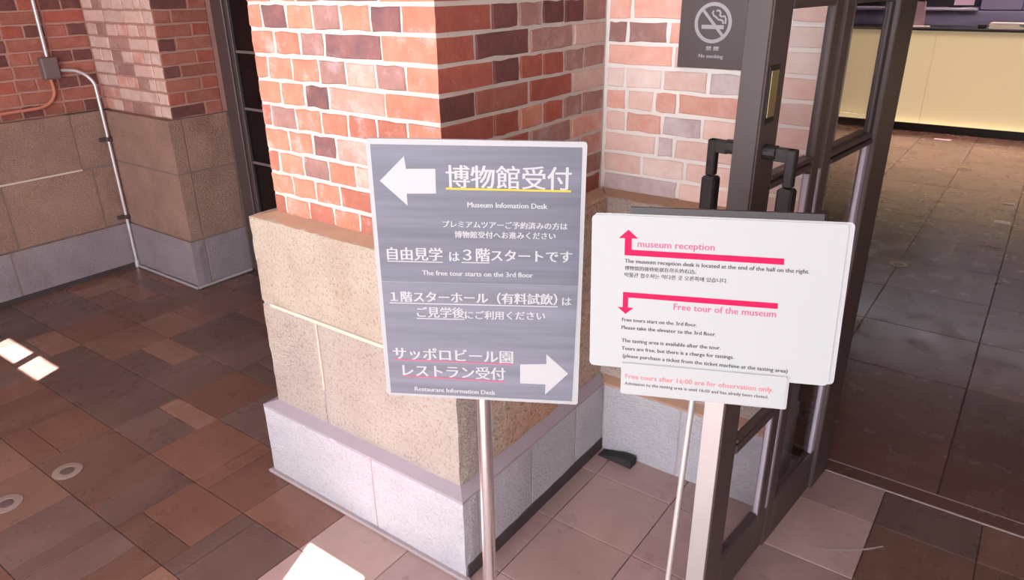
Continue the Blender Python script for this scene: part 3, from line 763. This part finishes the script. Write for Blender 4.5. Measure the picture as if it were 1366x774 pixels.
# ---- sign 2: white notice on a slim stand
C2 = Vector((.86742134, -.25805944, 1.24264874)); R2 = Vector((.93039805, .36566843, .02541798)).normalized(); U2 = Vector((-.05012483, .0582309, .99704396)); U2 = (U2 - R2 * U2.dot(R2)).normalized()
s2b = Vector((.811, -.232, 0))
s2 = empty('notice_stand', s2b, 'white notice with magenta arrows on a slim stand in front of the glass door', 'sign')
mt2 = Matrix.Translation(-s2b) @ board_frame(None, C2, R2, U2)
lathe('base', [(.13, .001), (.131, .006), (.126, .010), (.03, .014), (.012, .03)], M['black'], s2)
tube('pole', [(0, 0, .02), (.018, 0, .54), (.034, -.004, 1.02), (.040, -.002, 1.2)], .0062, M['steel'], s2, 16)
cb = rrect('clip_board', -.152, .178, -.13, .1595, .004, .004, .009, M['black'], s2); cb.matrix_local = mt2
cl = rrect('clip_bar', -.151, .178, .1535, .1665, .002, .0035, .012, M['black'], s2); cl.matrix_local = mt2
bs = rrect('back_sheet', -.217, .2275, -.149, .1545, .008, .0018, .0030, M['white_edge'], s2); bs.matrix_local = mt2
ms = rrect('notice_sheet', -.2205, .2185, -.1518, .1518, .009, 0, .0014, M['white'], s2); ms.matrix_local = mt2
Y2 = -.0001
poly('arrow', [(-.1531, .1255), (-.1701, .1091), (-.1592, .1091), (-.1590, .0766), (.1207, .0742), (.1200, .0856), (-.1462, .0877), (-.1465, .1093), (-.1350, .1093)], M['pink'], ms, Y2)
poly('arrow', [(-.1592, .0045), (.1175, .0020), (.1180, -.0089), (-.1491, -.0060), (-.1492, -.0262), (-.1386, -.0260), (-.1531, -.0394), (-.1690, -.0262), (-.1592, -.0262)], M['pink'], ms, Y2)
text('museum reception', (-.1353, .0938), (.0009, .0938), M['pink_t'], ms, Y2, .012)
text('The museum reception desk is located at the end of the hall on the right.', (-.1579, .0624), (.1634, .0606), M['grey_t'], ms, Y2, .016)
text('博物馆的接待处就在尽头的右边。', (-.1575, .0480), (-.0282, .0480), M['grey_t'], ms, Y2, .012, base=False)
text('박물관 접수처는 막다른 곳 오른쪽에 있습니다.', (-.1578, .0345), (.0277, .0340), M['grey_t'], ms, Y2, .012, base=False)
text('Free tour of the museum', (-.0646, -.0240), (.1161, -.0250), M['pink_t'], ms, Y2, .012)
for s, a, b in (('Free tours start on the 3rd floor.', (-.1594, -.0545), (-.0199, -.0547)), ('Please take the elevator to the 3rd floor.', (-.1597, -.0706), (.015, -.0706)),
                ('The tasting area is available after the tour.', (-.1588, -.0975), (.0255, -.0972)), ('Tours are free, but there is a charge for tastings.', (-.1583, -.1138), (.05, -.1136)),
                ('(please purchase a ticket from the ticket machine at the tasting area)', (-.1559, -.1295), (.1466, -.1325))):
    text(s, a, b, M['grey_t'], ms, Y2, .016)
sb = rrect('notice_slip', -.1572, .1472, -.2035, -.1400, .003, -.0030, -.0012, M['white'], s2); sb.matrix_local = mt2
sb2 = rrect('slip_sleeve', -.1580, .1515, -.2075, -.1385, .004, -.0010, -.0004, M['white_edge'], s2); sb2.matrix_local = mt2
text('Free tours after 16:00 are for observation only.', (-.1488, -.1725), (.1256, -.1730), M['red_t'], sb, -.0031, .012)
text('Admission to the tasting area is until 16:00 and has alredy been closed.', (-.15, -.1862), (.1176, -.1868), M['grey_t'], sb, -.0031, .008)

# ---- door stop wedge in the corner
bm = bmesh.new(); pr = [(0, 0), (.15, 0), (.15, .034), (.10, .032), (0, .004)]
q = [[bm.verts.new((x, y, z)) for x, z in pr] for y in (0, .045)]
bm.faces.new(q[0]); bm.faces.new(q[1][::-1])
for i in range(5): bm.faces.new((q[0][i], q[0][(i + 1) % 5], q[1][(i + 1) % 5], q[1][i]))
ds = fin('door_stop', bm, M['rubber'], None, (.122, .722, .001), (0, 0, -.05)); prop(ds, 'black rubber door wedge on the floor in the corner below the pale wall', 'door stop')

# ---- conduit on the far left wall
cx = DX + .079
cd_ = empty('metal_conduit', (cx, .782, 0), 'silver metal conduit bending down the far left wall from the grey box', 'pipe')
arc = []
for k in range(9):
    a = math.radians(90 - k * 10); arc.append((-.05 + .05 * k / 8, -.115 + .115 * math.cos(a), 1.20 + .115 * math.sin(a)))
pts = [(-.055, -.158, 1.318), (-.052, -.14, 1.318)] + arc + [(0, .002, 1.0), (0, .004, .6), (0, .004, .03)]
tube('pipe', pts, .0105, M['pipe'], cd_, 12)
fp = empty('foot_conduit', (PX - .35, PY - .062, 0), 'thin pale conduit lying on the floor along the front of the pilaster foot', 'pipe', group='conduits at the pilaster foot')
tube('pipe', [(-.33, 0, .011), (.36, 0, .011), (.378, 0, .011)], .009, M['pipe'], fp, 10)
fp = empty('foot_conduit', (PX + .030, PY + .1, 0), 'thin pale floor conduit along the pilaster side towards the black door', 'pipe', group='conduits at the pilaster foot')
tube('pipe', [(0, -.150, .011), (0, .24, .011)], .009, M['pipe'], fp, 10)
tube('pipe', [(-.055, -.215, 1.404), (-.055, -.215, 1.9), (-.055, -.215, 3.15)], .0105, M['pipe'], cd_, 12)
tube('elbow', [(0, .004, .045), (0, .004, .0), ], .017, M['pipe'], cd_, 12)
for z in (.88, .36):
    bm = bmesh.new(); bm_box(bm, (-.022, -.05, z - .012), (-.006, .045, z + .012), .002); bm_box(bm, (-.01, -.014, z - .014), (.015, .022, z + .014), .003); fin('pipe_clamp', bm, M['bronze_dark'], cd_)
jb = box('junction_box', (DX - .001, .520, 1.275), (DX + .05, .612, 1.40), M['box'], None, .004); prop(jb, 'small grey junction box fixed to the far left brick wall', 'electrical box')
bm = bmesh.new(); bm_box(bm, (.025, -.040, -.055), (.029, .040, .055), .001); fin('box_cover', bm, M['box'], jb)
pc = empty('painted_conduit', (DX + .018, .56, 1.275), 'brick-coloured painted conduit curving left from under the grey box', 'pipe')
arc = [(0, .0, 0), (0, .004, -.06)] + [(0, -.116 + .12 * math.cos(math.radians(k * 11)), -.06 - .10 * math.sin(math.radians(k * 11))) for k in range(1, 9)] + [(0, -.5, -.172), (0, -2.2, -.20)]
tube('pipe', arc, .010, M['pipe_red'], pc, 10)

# ---- round floor plates
def floor_ring(x, y, label, r=.055, mat='skirt', inner='base_far', name='floor_outlet', grp=None):
    o = empty(name, (x, y, 0), label, 'floor plate', group=grp or ('round plates in the vestibule floor' if y < 1 else 'round plates in the hall floor'))
    lathe('rim', [(r, .0005), (r, .003), (r * .9, .0042), (r * .5, .0042), (r * .46, .002)], M[mat], o, 36)
    lathe('cap', [(r * .45, .001), (r * .45, .0035), (r * .36, .0045)], M[inner], o, 28)
M['outlet'] = plain('outlet_metal', (146, 128, 122), .5, .2, var=.15); M['outlet_cap'] = plain('outlet_cap', (98, 82, 80), .55, .2)
floor_ring(-1.562, -.587, 'round grey floor plate in the brown tiles, the whole one at the left', mat='outlet', inner='outlet_cap')
floor_ring(-1.545, -.815, 'round grey floor plate cut by the left edge of the picture', mat='outlet', inner='outlet_cap')
M['outlet_h'] = plain('outlet_brass', (140, 116, 92), .35, .6); M['outlet_h2'] = plain('outlet_dark', (96, 74, 62), .4, .3)
floor_ring(.716, 3.732, 'oval-looking brass floor plate in the hall, the nearer one', .06, 'outlet_h', 'outlet_h2')
floor_ring(.756, 6.98, 'brass floor plate in the hall near the lit counter', .07, 'outlet_h', 'outlet_h2')
for x, y, wx, wy, m_, lab in ((1.209, 5.167, .10, .09, 'cream', 'pale rectangular sticker on the hall floor, the clearest one'), (1.20, 4.529, .09, .10, 'rosepaper', 'pinkish worn sticker on the hall floor nearest the door'),
                              (1.209, 5.786, .08, .06, 'outlet', 'faint small sticker on the hall floor beyond the pale one'), (.38, 8.45, .16, .07, 'rosepaper', 'pinkish sticker on the floor at the foot of the counter')):
    o = box('floor_sticker', (x - wx, y - wy / 2, .0012), (x + wx, y + wy / 2, .0022), M[m_]); o.scale = (.55, 1, 1); prop(o, lab, 'sticker', 'stickers on the hall floor')

# ---- lit counter and what stands on it
ct = empty('reception_counter', (1.2, 8.8, 0), 'long counter with a glowing cream front at the back of the hall', 'counter')
for k in range(4):
    x0 = -2.9 + k * 1.75 + .002; bm = bmesh.new(); bm_box(bm, (x0, 0, .105), (x0 + 1.746, .03, 1.185), .002); fin('light_panel', bm, M['glow'], ct)
bm = bmesh.new(); bm_box(bm, (-2.85, .06, .001), (4.05, .6, .10)); fin('plinth', bm, M['black'], ct)
bm = bmesh.new(); bm_box(bm, (-2.9, .032, .10), (4.1, .62, 1.185)); fin('body', bm, M['dark_wall'], ct)
bm = bmesh.new(); bm_box(bm, (-2.92, -.03, 1.187), (4.12, .66, 1.215), .003); fin('worktop', bm, M['black'], ct)
led = lamp('counter_strip_light', 'AREA', (1.2, 8.76, .09), (1.2, 8.805, 1.0), 3, (1, .86, .58), shape='RECTANGLE', size=6.6, size_y=.03)
bc = empty('back_cabinet', (1.4, 9.75, 0), 'lilac-grey cabinet standing behind the lit counter', 'cabinet')
bm = bmesh.new(); bm_box(bm, (-3.0, 0, 0), (2.6, .5, 1.375), .003); fin('body', bm, M['lilac'], bc)
bm = bmesh.new(); bm_box(bm, (-3.0, -.02, 1.377), (-1.07, .5, 1.405), .003); fin('worktop', bm, M['lilac_l'], bc)
wc2 = empty('tall_cabinet', (1.15, 9.765, 1.378), 'lilac-grey cupboard above the back cabinet at the right edge of the picture', 'cabinet')
for k in range(3):
    bm = bmesh.new(); bm_box(bm, (-.80 + k * .44, 0, .012), (-.80 + k * .44 + .432, .02, .8), .003); fin('door', bm, M['lilac'], wc2)
bm = bmesh.new(); bm_box(bm, (-.80, .021, .004), (.52, .45, .8)); fin('body', bm, M['black'], wc2)
mo = empty('monitor', (.06, 9.90, 1.405), 'dark screen with a small pinkish picture behind the counter', 'monitor')
bm = bmesh.new(); bm_box(bm, (-.36, 0, .02), (.28, .04, .45), .004); bm_box(bm, (-.08, 0, 0), (.08, .1, .02)); fin('casing', bm, M['black'], mo)
bm = bmesh.new(); bm_box(bm, (-.02, -.004, .03), (.20, 0, .11)); fin('picture', bm, M['rosepaper'], mo)
mn = empty('menu_card', (-.20, 8.95, 1.216), 'upright pink folded card standing on the left end of the lit counter', 'card', .25)
bm = bmesh.new()
for (x0, y0, x1, y1) in ((-.10, 0, .06, .03), (.06, .03, .09, .12)):
    v = [bm.verts.new(p_) for p_ in ((x0, y0, 0), (x1, y1, 0), (x1 - .02, y1 + .02, .28), (x0 - .02, y0 + .02, .30))]; bm.faces.new(v)
bmesh.ops.solidify(bm, geom=bm.faces[:], thickness=.004); fin('card', bm, M['rosepaper'], mn)
bm = bmesh.new(); bm_box(bm, (-.11, -.03, 0), (.14, .05, .012), .002); fin('foot', bm, M['cream'], mn)
lf = empty('leaflet_stack', (.72, 8.95, 1.216), 'stack of cream leaflets on the right of the lit counter', 'leaflets', -.1)
for k in range(4):
    bm = bmesh.new(); bm_box(bm, (-.17 + .01 * (k % 2), -.08, k * .017), (.17 - .02 * (k % 3), .08, k * .017 + .015), .002); fin('leaflet', bm, M['cream'], lf)
cr = box('card_reader', (.44, 8.88, 1.216), (.52, 8.99, 1.265), M['black'], None, .008); prop(cr, 'small black device on the counter beside the cream leaflets', 'device')
